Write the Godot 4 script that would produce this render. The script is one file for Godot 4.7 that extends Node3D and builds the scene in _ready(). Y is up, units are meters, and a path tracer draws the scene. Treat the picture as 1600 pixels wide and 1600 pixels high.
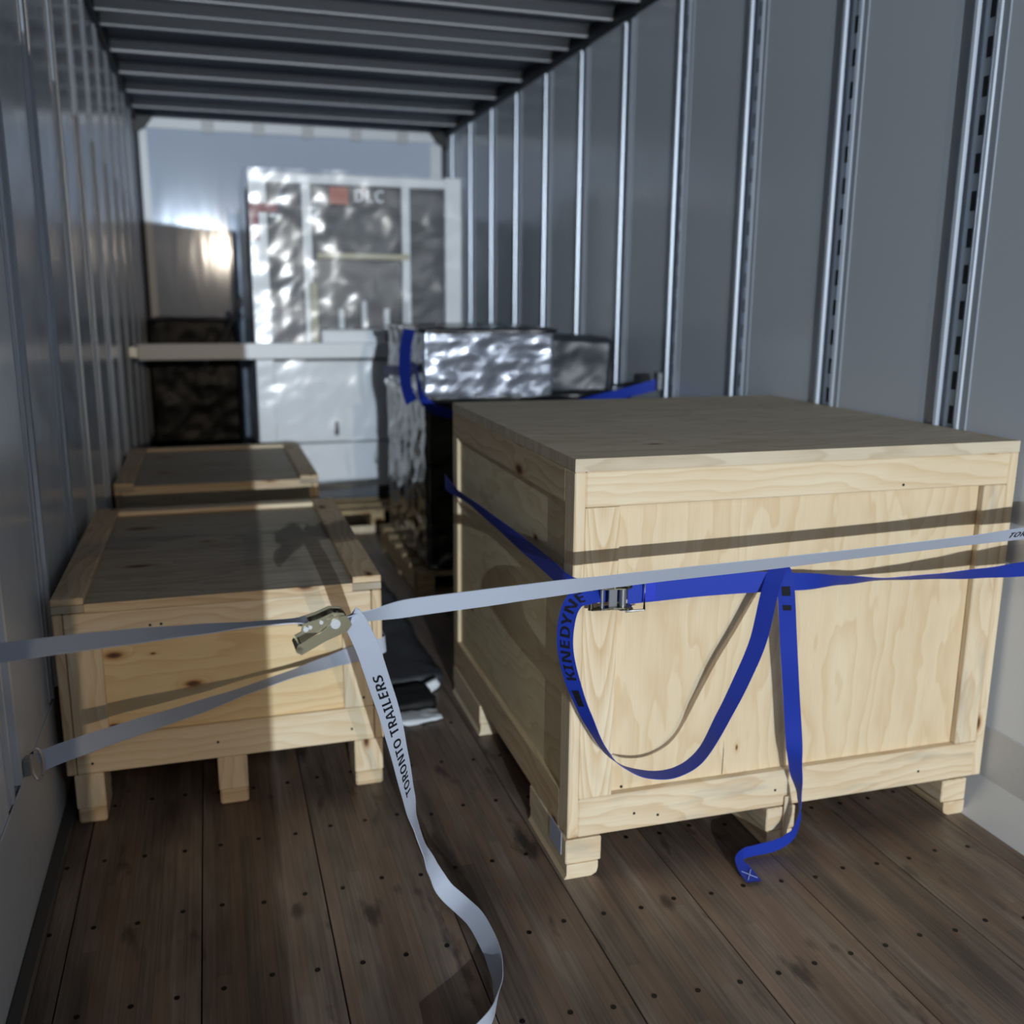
extends Node3D

const WX0 := -0.045      # inner face of the left trailer wall
const WX1 := 2.631       # inner face of the right trailer wall
const HC := 2.96         # height under the roof bows
const ZB := -9.16        # inner face of the nose wall
const ZR := 1.0          # rear end of the trailer

var rng := RandomNumberGenerator.new()
var taken := {}
var M := {}
var nz := FastNoiseLite.new()

# ------------------------------------------------------------------ basics
func numbered(called: String) -> String:
	var n: int = taken.get(called, 0)
	taken[called] = n + 1
	return called if n == 0 else "%s_%03d" % [called, n]

func thing(called: String, label: String, category: String, at := Vector3.ZERO, turn := 0.0, group := "") -> Node3D:
	var o := Node3D.new()
	o.name = numbered(called)
	add_child(o)
	o.position = at
	o.rotation.y = turn
	o.set_meta("label", label)
	o.set_meta("category", category)
	if group != "":
		o.set_meta("group", group)
	return o

func struct(called: String, at := Vector3.ZERO) -> Node3D:
	var o := Node3D.new()
	o.name = numbered(called)
	add_child(o)
	o.position = at
	o.set_meta("kind", "structure")
	return o

func put(parent: Node3D, called: String, mesh: Mesh, m: Material, at := Vector3.ZERO, rot := Vector3.ZERO) -> MeshInstance3D:
	var o := MeshInstance3D.new()
	o.name = called
	o.mesh = mesh
	o.material_override = m
	o.position = at
	o.rotation = rot
	parent.add_child(o, true)
	return o

func mat(c: Color, rough := 0.7, metal := 0.0, spec := 0.5) -> StandardMaterial3D:
	var m := StandardMaterial3D.new()
	m.albedo_color = c
	m.roughness = rough
	m.metallic = metal
	m.metallic_specular = spec
	return m

func tmat(t: Texture2D, rough := 0.7, tint := Color.WHITE) -> StandardMaterial3D:
	var m := mat(tint, rough)
	m.albedo_texture = t
	return m

# ------------------------------------------------------------------ textures
# wood: grain runs along u. knots: [u, v, size] in metres
func wood_tex(w: int, h: int, mu: float, mv: float, sd: int, light: Color, dark: Color, rings: float, warp: float, knots: Array, strength := 0.7, knot_col := Color(0.25, 0.13, 0.06), blue := 0.0, arch := 0.0) -> ImageTexture:
	nz.seed = sd
	var data := PackedByteArray()
	data.resize(w * h * 3)
	var i := 0
	for y in h:
		var v := float(y) / h * mv
		for x in w:
			var u := float(x) / w * mu
			var push := 0.0
			var dk := 0.0
			for k in knots:
				var ks: float = k[2]
				var du: float = (u - k[0]) / (ks * 2.4)
				var dv: float = (v - k[1]) / ks
				var d2 := du * du + dv * dv
				if d2 < 14.0:
					push += exp(-d2 * 0.35) * 1.6
					dk = maxf(dk, exp(-d2 * 1.1))
			var r := v * rings + nz.get_noise_2d(u * 70.0, v * 260.0) * warp + push
			if arch > 0.0:      # flat-sawn board: nested arches of growth rings
				r = (u - arch * (v - mv * 0.52) * (v - mv * 0.52)) * rings + nz.get_noise_2d(u * 90.0, v * 300.0) * 0.35
			var ring := r - floorf(r)
			ring = ring * ring * (1.0 - smoothstep(0.86, 1.0, ring))
			var fine := nz.get_noise_2d(u * 420.0 + 900.0, v * 16000.0)
			var blotch := nz.get_noise_2d(u * 120.0 - 500.0, v * 500.0 + 300.0)
			var t := clampf(0.18 + 0.8 * ring + 0.22 * fine + 0.3 * blotch, 0.0, 1.0) * strength
			var c := light.lerp(dark, t)
			if blue > 0.0:
				c = c.lerp(Color(0.56, 0.57, 0.55), clampf(nz.get_noise_2d(u * 160.0 + 2000.0, v * 900.0) * 2.0 - 0.4, 0.0, 1.0) * blue)
			if dk > 0.01:
				c = c.lerp(Color(0.62, 0.40, 0.20), clampf(dk * 1.1, 0.0, 0.6)).lerp(knot_col, clampf((dk - 0.45) * 1.8, 0.0, 0.85))
			data[i] = int(clampf(c.r, 0, 1) * 255)
			data[i + 1] = int(clampf(c.g, 0, 1) * 255)
			data[i + 2] = int(clampf(c.b, 0, 1) * 255)
			i += 3
	var im := Image.create_from_data(w, h, false, Image.FORMAT_RGB8, data)
	im.generate_mipmaps()
	return ImageTexture.create_from_image(im)

# laminated hardwood floor board: strips glued side by side, scuffed
func floor_tex(w: int, h: int, mu: float, mv: float, sd: int) -> ImageTexture:
	nz.seed = sd
	var r := RandomNumberGenerator.new()
	r.seed = sd
	var strips := []
	for k in 9:
		var row := []
		for j in 3:
			row.append(r.randf())
		strips.append(row)
	var data := PackedByteArray()
	data.resize(w * h * 3)
	var i := 0
	for y in h:
		var v := float(y) / h
		var s := mini(8, int(v * 9.0))
		var edge := absf(v * 9.0 - roundf(v * 9.0))
		for x in w:
			var a := float(x) / w * TAU
			var cx := cos(a) * mu / TAU
			var cy := sin(a) * mu / TAU
			var j := int(fmod(float(x) / w * 3.0 + s * 0.37, 3.0))
			var tone: float = strips[s][j]
			var fine := nz.get_noise_3d(cx * 300.0, cy * 300.0, v * mv * 9000.0)
			var worn := nz.get_noise_3d(cx * 130.0, cy * 130.0, v * mv * 420.0 + 77.0)
			var t := clampf(0.5 + 0.26 * (tone - 0.5) + 0.26 * fine + 0.6 * worn, 0.0, 1.0)
			var c := Color(0.27, 0.23, 0.20).lerp(Color(0.62, 0.55, 0.485), t)
			if tone > 0.66:
				c = c.lerp(Color(0.40, 0.29, 0.22), 0.35)
			var stain := nz.get_noise_3d(cx * 260.0 + 50.0, cy * 260.0, v * mv * 700.0)
			c = c.lerp(Color(0.12, 0.10, 0.09), clampf((stain - 0.32) * 2.4, 0.0, 0.6))
			if edge < 0.03:
				c = c.darkened(0.12)
			data[i] = int(clampf(c.r, 0, 1) * 255)
			data[i + 1] = int(clampf(c.g, 0, 1) * 255)
			data[i + 2] = int(clampf(c.b, 0, 1) * 255)
			i += 3
	var im := Image.create_from_data(w, h, false, Image.FORMAT_RGB8, data)
	im.generate_mipmaps()
	return ImageTexture.create_from_image(im)

func web_tex(c0: Color, c1: Color) -> ImageTexture:
	var im := Image.create(64, 64, false, Image.FORMAT_RGB8)
	for y in 64:
		for x in 64:
			var k := 0.5 + 0.5 * sin((x + (y % 16) * (1.0 if (y / 16) % 2 == 0 else -1.0)) * TAU / 8.0)
			im.set_pixel(x, y, c0.lerp(c1, k * 0.8 + 0.2 * float((x * 7 + y * 13) % 5) / 5.0))
	im.generate_mipmaps()
	return ImageTexture.create_from_image(im)

# grey-scale picture of scuffs and waves: used as relief, roughness or faint soiling
func noise_img(w: int, h: int, fx: float, fy: float, sd: int, lo: float, hi: float, oct := 3, ridged := false) -> ImageTexture:
	var n := FastNoiseLite.new()
	n.seed = sd
	n.frequency = 1.0
	n.fractal_type = FastNoiseLite.FRACTAL_RIDGED if ridged else FastNoiseLite.FRACTAL_FBM
	n.fractal_octaves = oct
	var data := PackedByteArray()
	data.resize(w * h)
	for y in h:
		for x in w:
			# cross-faded at the borders so that it repeats without a seam
			var a := n.get_noise_2d(float(x) / w * fx, float(y) / h * fy)
			var b := n.get_noise_2d((float(x) / w - 1.0) * fx, float(y) / h * fy)
			var c := n.get_noise_2d(float(x) / w * fx, (float(y) / h - 1.0) * fy)
			var d := n.get_noise_2d((float(x) / w - 1.0) * fx, (float(y) / h - 1.0) * fy)
			var tx := smoothstep(0.75, 1.0, float(x) / w)
			var ty := smoothstep(0.75, 1.0, float(y) / h)
			var v := lerpf(lerpf(a, b, tx), lerpf(c, d, tx), ty)
			data[y * w + x] = int(clampf(lerpf(lo, hi, v * 0.5 + 0.5), 0, 1) * 255)
	return ImageTexture.create_from_image(Image.create_from_data(w, h, false, Image.FORMAT_L8, data))

func relief(w: int, h: int, fx: float, fy: float, sd: int, oct: int, bump: float) -> ImageTexture:
	var im := noise_img(w, h, fx, fy, sd, 0.0, 1.0, oct).get_image()
	im.convert(Image.FORMAT_RGBA8)
	im.bump_map_to_normal_map(bump)
	return ImageTexture.create_from_image(im)

# ------------------------------------------------------------------ meshes
func tri(st: SurfaceTool, a: Vector3, b: Vector3, c: Vector3, n: Vector3, ua := Vector2.ZERO, ub := Vector2.ZERO, uc := Vector2.ZERO) -> void:
	if (b - a).cross(c - a).dot(n) > 0.0:
		var t := b
		b = c
		c = t
		var q := ub
		ub = uc
		uc = q
	st.set_normal(n)
	st.set_uv(ua)
	st.add_vertex(a)
	st.set_normal(n)
	st.set_uv(ub)
	st.add_vertex(b)
	st.set_normal(n)
	st.set_uv(uc)
	st.add_vertex(c)

func guv(p: Vector3, n: Vector3, axis: int, off: Vector2, sc: Vector2) -> Vector2:
	var u := p[axis]
	var other := [0, 1, 2]
	other.erase(axis)
	var v: float
	if absf(n[axis]) > 0.9:
		u = p[other[0]]
		v = p[other[1]]
	elif absf(n[other[0]]) > absf(n[other[1]]):
		v = p[other[1]]
	else:
		v = p[other[0]]
	return Vector2(u * sc.x, v * sc.y) + off

# box with chamfered edges; uv in metres, grain along axis
func bbox(s: Vector3, b := 0.002, axis := 0, off := Vector2.ZERO, sc := Vector2(0.625, 2.5)) -> ArrayMesh:
	var st := SurfaceTool.new()
	st.begin(Mesh.PRIMITIVE_TRIANGLES)
	var h := s / 2.0
	b = minf(b, minf(h.x, minf(h.y, h.z)) * 0.6)
	# v(sx,sy,sz,k): corner vertex that lies on the face of axis k
	var v := func(sg: Vector3, k: int) -> Vector3:
		var p := Vector3((h.x - b) * sg.x, (h.y - b) * sg.y, (h.z - b) * sg.z)
		p[k] = h[k] * sg[k]
		return p
	var o := off + Vector2(0.5, 0.5) * Vector2(0, 0)
	for k in 3:
		var k1 := (k + 1) % 3
		var k2 := (k + 2) % 3
		for d in [-1.0, 1.0]:
			var n := Vector3.ZERO
			n[k] = d
			var q := []
			for e in [[-1.0, -1.0], [1.0, -1.0], [1.0, 1.0], [-1.0, 1.0]]:
				var sg := Vector3.ZERO
				sg[k] = d
				sg[k1] = e[0]
				sg[k2] = e[1]
				q.append(v.call(sg, k))
			var uv := []
			for p in q:
				uv.append(guv(p, n, axis, o, sc))
			tri(st, q[0], q[1], q[2], n, uv[0], uv[1], uv[2])
			tri(st, q[0], q[2], q[3], n, uv[0], uv[2], uv[3])
	for k in 3:       # edges along axis k
		var k1 := (k + 1) % 3
		var k2 := (k + 2) % 3
		for d1 in [-1.0, 1.0]:
			for d2 in [-1.0, 1.0]:
				var n := Vector3.ZERO
				n[k1] = d1
				n[k2] = d2
				n = n.normalized()
				var a := Vector3.ZERO
				a[k1] = d1
				a[k2] = d2
				var c := a
				a[k] = -1.0
				c[k] = 1.0
				var q := [v.call(a, k1), v.call(c, k1), v.call(c, k2), v.call(a, k2)]
				var uv := []
				for p in q:
					uv.append(guv(p, n, axis, o, sc))
				tri(st, q[0], q[1], q[2], n, uv[0], uv[1], uv[2])
				tri(st, q[0], q[2], q[3], n, uv[0], uv[2], uv[3])
	for sx in [-1.0, 1.0]:
		for sy in [-1.0, 1.0]:
			for sz in [-1.0, 1.0]:
				var sg := Vector3(sx, sy, sz)
				tri(st, v.call(sg, 0), v.call(sg, 1), v.call(sg, 2), sg.normalized(), o, o, o)
	return st.commit()

# timber between two corners, in the parent's axes
func plank(parent: Node3D, called: String, a: Vector3, c: Vector3, axis: int, m: Material, b := 0.003) -> MeshInstance3D:
	var s := (c - a).abs()
	var lim := Vector2(maxf(0.02, 0.98 - s[axis] * 0.625), 0.75)
	var off := Vector2(0.5 * s[axis] * 0.625 + rng.randf() * lim.x, 0.12 + rng.randf() * 0.76)
	return put(parent, called, bbox(s, b, axis, off), m, (a + c) / 2.0)

# sheet with its own picture laid once over its large face: u along axis
func sheet(parent: Node3D, called: String, a: Vector3, c: Vector3, axis: int, vaxis: int, m: Material) -> MeshInstance3D:
	var s := (c - a).abs()
	return put(parent, called, bbox(s, 0.001, axis, Vector2(0.5, 0.5), Vector2(1.0 / s[axis], 1.0 / s[vaxis])), m, (a + c) / 2.0)

func blk(parent: Node3D, called: String, a: Vector3, c: Vector3, m: Material, b := 0.002) -> MeshInstance3D:
	return put(parent, called, bbox((c - a).abs(), b, 0, Vector2.ZERO, Vector2(1, 1)), m, (a + c) / 2.0)

# flat outline given in two axes, pulled out along the third
func extrude(poly: PackedVector2Array, depth: float, pull: int) -> ArrayMesh:
	var st := SurfaceTool.new()
	st.begin(Mesh.PRIMITIVE_TRIANGLES)
	var p1 := (pull + 1) % 3
	var p2 := (pull + 2) % 3
	var at := func(q: Vector2, d: float) -> Vector3:
		var r := Vector3.ZERO
		r[p1] = q.x
		r[p2] = q.y
		r[pull] = d
		return r
	var idx := Geometry2D.triangulate_polygon(poly)
	for d in [-depth / 2.0, depth / 2.0]:
		var n := Vector3.ZERO
		n[pull] = signf(d)
		for i in range(0, idx.size(), 3):
			tri(st, at.call(poly[idx[i]], d), at.call(poly[idx[i + 1]], d), at.call(poly[idx[i + 2]], d), n, poly[idx[i]], poly[idx[i + 1]], poly[idx[i + 2]])
	var area := 0.0
	for i in poly.size():
		area += poly[i].cross(poly[(i + 1) % poly.size()])
	for i in poly.size():
		var a := poly[i]
		var b := poly[(i + 1) % poly.size()]
		var e := (b - a).normalized()
		var n2 := Vector2(e.y, -e.x) * signf(area)
		var n := Vector3.ZERO
		n[p1] = n2.x
		n[p2] = n2.y
		var q := [at.call(a, -depth / 2.0), at.call(b, -depth / 2.0), at.call(b, depth / 2.0), at.call(a, depth / 2.0)]
		tri(st, q[0], q[1], q[2], n, a, b, b)
		tri(st, q[0], q[2], q[3], n, a, b, a)
	return st.commit()

func tube(pts: Array, r: float, sides := 8, closed := false) -> ArrayMesh:
	var st := SurfaceTool.new()
	st.begin(Mesh.PRIMITIVE_TRIANGLES)
	var rings := []
	var n := pts.size()
	for i in n:
		var a: Vector3 = pts[(i - 1 + n) % n] if closed or i > 0 else pts[i]
		var b: Vector3 = pts[(i + 1) % n] if closed or i < n - 1 else pts[i]
		var t := (b - a).normalized()
		var up := Vector3.UP if absf(t.y) < 0.9 else Vector3.RIGHT
		var x := t.cross(up).normalized()
		var y := x.cross(t)
		var ring := []
		for k in sides:
			var an := TAU * k / sides
			ring.append([pts[i] + (x * cos(an) + y * sin(an)) * r, x * cos(an) + y * sin(an)])
		rings.append(ring)
	var last := n if closed else n - 1
	for i in last:
		for k in sides:
			var A: Array = rings[i][k]
			var B: Array = rings[i][(k + 1) % sides]
			var C: Array = rings[(i + 1) % n][(k + 1) % sides]
			var D: Array = rings[(i + 1) % n][k]
			for f in [[A, B, C], [A, C, D]]:
				var fl := false
				if (f[1][0] - f[0][0]).cross(f[2][0] - f[0][0]).dot(f[0][1]) > 0.0:
					fl = true
				for q in ([f[0], f[2], f[1]] if fl else f):
					st.set_normal(q[1])
					st.set_uv(Vector2.ZERO)
					st.add_vertex(q[0])
	if not closed:
		for e in [0, n - 1]:
			var t: Vector3 = (pts[0] - pts[1]).normalized() if e == 0 else (pts[n - 1] - pts[n - 2]).normalized()
			for k in range(1, sides - 1):
				tri(st, rings[e][0][0], rings[e][k][0], rings[e][k + 1][0], t)
	return st.commit()

# webbing: points along its middle, at each the direction across it. Returns frames for lettering.
func frames(pts: Array, dirs: Array, per := 8) -> Array:
	var out := []
	var n := pts.size()
	var dist := 0.0
	for i in n - 1:
		for k in (per + 1 if i == n - 2 else per):
			var t := float(k) / per
			var p: Vector3 = pts[i].cubic_interpolate(pts[i + 1], pts[maxi(i - 1, 0)], pts[mini(i + 2, n - 1)], t)
			var d: Vector3 = dirs[i].lerp(dirs[i + 1], smoothstep(0.0, 1.0, t))
			if out.size():
				dist += (p - out[-1].p).length()
			out.append({"p": p, "d": d, "l": dist})
	for i in out.size():
		var t: Vector3 = (out[mini(i + 1, out.size() - 1)].p - out[maxi(i - 1, 0)].p).normalized()
		out[i].t = t
		var d: Vector3 = out[i].d
		d = (d - t * d.dot(t)).normalized()
		out[i].d = d
		out[i].n = d.cross(t).normalized()
	return out

func ribbon(fr: Array, width: float, thick := 0.0018) -> ArrayMesh:
	var st := SurfaceTool.new()
	st.begin(Mesh.PRIMITIVE_TRIANGLES)
	var h := width / 2.0
	for i in fr.size() - 1:
		var A: Dictionary = fr[i]
		var B: Dictionary = fr[i + 1]
		for s in [-1.0, 1.0]:
			var q := [[A, -h], [A, h], [B, h], [B, -h]]
			var vs := []
			for e in q:
				vs.append([e[0].p + e[0].d * e[1] + e[0].n * s * thick / 2.0, e[0].n * s, Vector2(e[0].l * 40.0, (e[1] + h) * 40.0)])
			for f in [[0, 1, 2], [0, 2, 3]]:
				var fl: bool = (vs[f[1]][0] - vs[f[0]][0]).cross(vs[f[2]][0] - vs[f[0]][0]).dot(vs[f[0]][1]) > 0.0
				for j in ([f[0], f[2], f[1]] if fl else f):
					st.set_normal(vs[j][1])
					st.set_uv(vs[j][2])
					st.add_vertex(vs[j][0])
			var a0: Vector3 = A.p + A.d * h * s
			var b0: Vector3 = B.p + B.d * h * s
			tri(st, a0 + A.n * thick / 2.0, a0 - A.n * thick / 2.0, b0 - B.n * thick / 2.0, A.d * s)
			tri(st, a0 + A.n * thick / 2.0, b0 - B.n * thick / 2.0, b0 + B.n * thick / 2.0, B.d * s)
	return st.commit()

# print along webbing: reads along +length when flip is 1, against it when -1; side picks the face
func ribbon_text(fr: Array, text: String, start: float, size: float, flip: float, side: float, squeeze := 1.0) -> ArrayMesh:
	var tm := TextMesh.new()
	var f := SystemFont.new()
	f.font_names = PackedStringArray(["Droid Sans"])
	f.font_weight = 700
	tm.font = f
	tm.text = text
	tm.font_size = 32
	tm.pixel_size = size / 24.0
	tm.depth = 0.0
	tm.horizontal_alignment = HORIZONTAL_ALIGNMENT_LEFT
	var ar := tm.get_mesh_arrays()
	var vs: PackedVector3Array = ar[Mesh.ARRAY_VERTEX]
	var ix: PackedInt32Array = ar[Mesh.ARRAY_INDEX]
	var lo := Vector3.INF
	var hi := -Vector3.INF
	for p in vs:
		lo = lo.min(p)
		hi = hi.max(p)
	var st := SurfaceTool.new()
	st.begin(Mesh.PRIMITIVE_TRIANGLES)
	var w := []
	for p in vs:
		var l := start + flip * (p.x - lo.x) * squeeze
		var j := 0
		while j < fr.size() - 2 and fr[j + 1].l < l:
			j += 1
		var A: Dictionary = fr[j]
		var B: Dictionary = fr[j + 1]
		var t: float = clampf((l - A.l) / maxf(B.l - A.l, 1e-6), 0.0, 1.0)
		var n: Vector3 = A.n.lerp(B.n, t) * side
		var across: float = (p.y - (lo.y + hi.y) / 2.0) * -flip * side
		w.append([A.p.lerp(B.p, t) + A.d.lerp(B.d, t) * across + n * 0.0014, n])
	for i in range(0, ix.size(), 3):
		tri(st, w[ix[i]][0], w[ix[i + 1]][0], w[ix[i + 2]][0], w[ix[i]][1])
	return st.commit()

# stretch-wrapped load: a box whose faces are cut fine and pushed in and out by wrinkles
func wrapped(s: Vector3, cells: float, amp: float, sd: int, stretch: Vector3, sag := 0.0, sides := [0, 1, 2, 3, 4]) -> ArrayMesh:
	var n := FastNoiseLite.new()
	n.seed = sd
	n.frequency = 1.0
	n.fractal_type = FastNoiseLite.FRACTAL_RIDGED
	n.fractal_octaves = 3
	var g := FastNoiseLite.new()
	g.seed = sd + 5
	g.frequency = 1.0
	var st := SurfaceTool.new()
	st.begin(Mesh.PRIMITIVE_TRIANGLES)
	st.set_smooth_group(0)
	var h := s / 2.0
	# origin at the middle of the base
	var bend := func(p: Vector3) -> Vector3:
		var q := p * stretch
		var d := n.get_noise_3d(q.x, q.y, q.z) * amp
		var e := g.get_noise_3d(p.x * 5.0, p.y * 5.0, p.z * 5.0) * amp * 1.2
		var out := Vector3(p.x / h.x, (p.y - h.y) / h.y, p.z / h.z)
		# round the corners a little
		var m := Vector3(absf(out.x), absf(out.y), absf(out.z))
		var nn := Vector3(out.x ** 7.0, out.y ** 7.0, out.z ** 7.0).normalized()
		var near := maxf(0.0, minf(m.x + m.z, minf(m.x + m.y, m.y + m.z)) - 1.75)
		var r := p + nn * (d + e) - nn * near * 0.03
		r.y -= sag * (1.0 - (p.x / h.x) ** 2.0) * maxf(0.0, out.y)
		return r
	var faces := [[2, 1.0], [0, -1.0], [0, 1.0], [1, 1.0], [2, -1.0]]
	for fi in sides:
		var k: int = faces[fi][0]
		var d: float = faces[fi][1]
		var k1 := (k + 1) % 3
		var k2 := (k + 2) % 3
		var n1 := maxi(2, int(s[k1] / cells))
		var n2 := maxi(2, int(s[k2] / cells))
		var grid := []
		for i in n1 + 1:
			for j in n2 + 1:
				var p := Vector3.ZERO
				p[k] = h[k] * d
				p[k1] = lerpf(-h[k1], h[k1], float(i) / n1)
				p[k2] = lerpf(-h[k2], h[k2], float(j) / n2)
				p.y += h.y
				grid.append(bend.call(p))
		for i in n1:
			for j in n2:
				var a: Vector3 = grid[i * (n2 + 1) + j]
				var b: Vector3 = grid[(i + 1) * (n2 + 1) + j]
				var c: Vector3 = grid[(i + 1) * (n2 + 1) + j + 1]
				var e: Vector3 = grid[i * (n2 + 1) + j + 1]
				var q := [a, b, c, a, c, e] if d < 0.0 else [a, c, b, a, e, c]
				for p in q:
					st.set_uv(Vector2(p.x + p.z, p.y))
					st.add_vertex(p)
	st.index()
	st.generate_normals()
	return st.commit()

func disc(r: float, hgt: float, sides := 12) -> CylinderMesh:
	var c := CylinderMesh.new()
	c.top_radius = r
	c.bottom_radius = r
	c.height = hgt
	c.radial_segments = sides
	c.rings = 1
	return c

func lamp_mat(c: Color, e: float) -> StandardMaterial3D:
	var m := mat(c, 0.4)
	m.emission_enabled = true
	m.emission = c
	m.emission_energy_multiplier = e
	return m

# ================================================================== scene
func _ready() -> void:
	rng.seed = 7
	nz.frequency = 0.01
	# ---- camera
	var cam := Camera3D.new()
	cam.name = "camera"
	var ca := CameraAttributesPhysical.new()
	ca.frustum_focal_length = 22.66
	ca.frustum_focus_distance = 2.15
	ca.exposure_aperture = 1.35
	ca.frustum_near = 0.05
	ca.frustum_far = 100.0
	cam.attributes = ca
	cam.position = Vector3(0.4505, 1.5212, 0.0)
	cam.rotation_degrees = Vector3(-12.556, -17.287, 0.451)
	add_child(cam)
	cam.fov = 55.80
	cam.current = true
	# ---- environment: near black, outside the trailer and the unseen dock room
	var we := WorldEnvironment.new()
	we.name = "world"
	var e := Environment.new()
	e.background_mode = Environment.BG_COLOR
	e.background_color = Color(0.02, 0.025, 0.035)
	e.tonemap_mode = Environment.TONE_MAPPER_LINEAR
	e.tonemap_exposure = 1.0
	e.sdfgi_enabled = true
	e.ssao_enabled = true
	e.ssil_enabled = true
	we.environment = e
	add_child(we)
	# ---- unseen lamps behind the camera: floods light the loads, ceiling pair added as fill
	unseen_flood_lamp(Vector3(0.17, 2.74, 11.0), 138.0, Color(0.88, 0.945, 1.0), "cool white flood lamp on a pole, out of view behind the camera, the left of two lighting the trailer")
	unseen_flood_lamp(Vector3(1.05, 2.72, 11.0), 27.0, Color(1.0, 0.92, 0.81), "warm white flood lamp on a pole, out of view behind the camera, the right of two lighting the trailer")
	for p in [Vector3(-1.6, 5.9, 7.0), Vector3(3.8, 5.9, 7.0)]:
		fill_ceiling_lamp(p, 13.0)
	make_materials()
	dock()
	trailer()
	big_crate()
	left_crates()
	machine()
	wrapped_load()
	cargo_bar()
	grey_strap()
	lower_strap()
	blue_strap()
	litter()

func light_common(l: Light3D, c: Color, en: float) -> void:
	l.light_color = c
	l.light_energy = en
	l.shadow_enabled = true

func unseen_flood_lamp(at: Vector3, en: float, col: Color, label: String) -> void:  # lamp out of view, placed for the shadows it throws on the crates
	var t := thing("unseen_flood_lamp", label, "lamp", Vector3(at.x, 0, at.z + 0.12), 0.0, "unseen dock flood lamps")
	var dark := mat(Color(0.12, 0.12, 0.13), 0.5, 0.6)
	put(t, "base", disc(0.3, 0.04, 24), dark, Vector3(0, 0.02, 0))
	put(t, "pole", disc(0.035, at.y - 0.1, 16), dark, Vector3(0, (at.y - 0.1) / 2.0 + 0.02, 0))
	blk(t, "housing", Vector3(-0.16, at.y - 0.11, -0.05), Vector3(0.16, at.y + 0.11, 0.05), dark, 0.012)
	blk(t, "lamp_face", Vector3(-0.13, at.y - 0.085, -0.058), Vector3(0.13, at.y + 0.085, -0.05), lamp_mat(col, 14.0), 0.001)
	var l := SpotLight3D.new()
	l.name = numbered("unseen_flood_light")
	light_common(l, col, en)
	l.spot_range = 40.0
	l.spot_attenuation = 2.0
	l.spot_angle = 27.0
	l.light_size = 0.02
	add_child(l)
	l.look_at_from_position(Vector3(at.x, at.y, at.z), Vector3(1.2, 1.1, -4.0))

func fill_ceiling_lamp(at: Vector3, en: float) -> void:  # added lamp, soft fill for the trailer interior
	var t := thing("fill_ceiling_lamp", ("left" if at.x < 1.0 else "right") + " rectangular ceiling lamp added as soft fill, out of view behind the camera", "lamp", at)
	blk(t, "frame", Vector3(-0.75, 0.03, -1.25), Vector3(0.75, 0.1, 1.25), mat(Color(0.7, 0.7, 0.7), 0.5), 0.01)
	blk(t, "diffuser", Vector3(-0.7, 0.02, -1.2), Vector3(0.7, 0.03, 1.2), lamp_mat(Color(0.94, 0.96, 1.0), 2.5), 0.001)
	var l := AreaLight3D.new()
	l.name = "fill_ceiling_light"
	light_common(l, Color(0.93, 0.95, 1.0), en)
	l.area_size = Vector2(1.4, 2.4)
	l.area_range = 40.0
	l.area_attenuation = 2.0
	add_child(l, true)
	l.position = at
	l.rotation_degrees.x = -90.0

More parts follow.
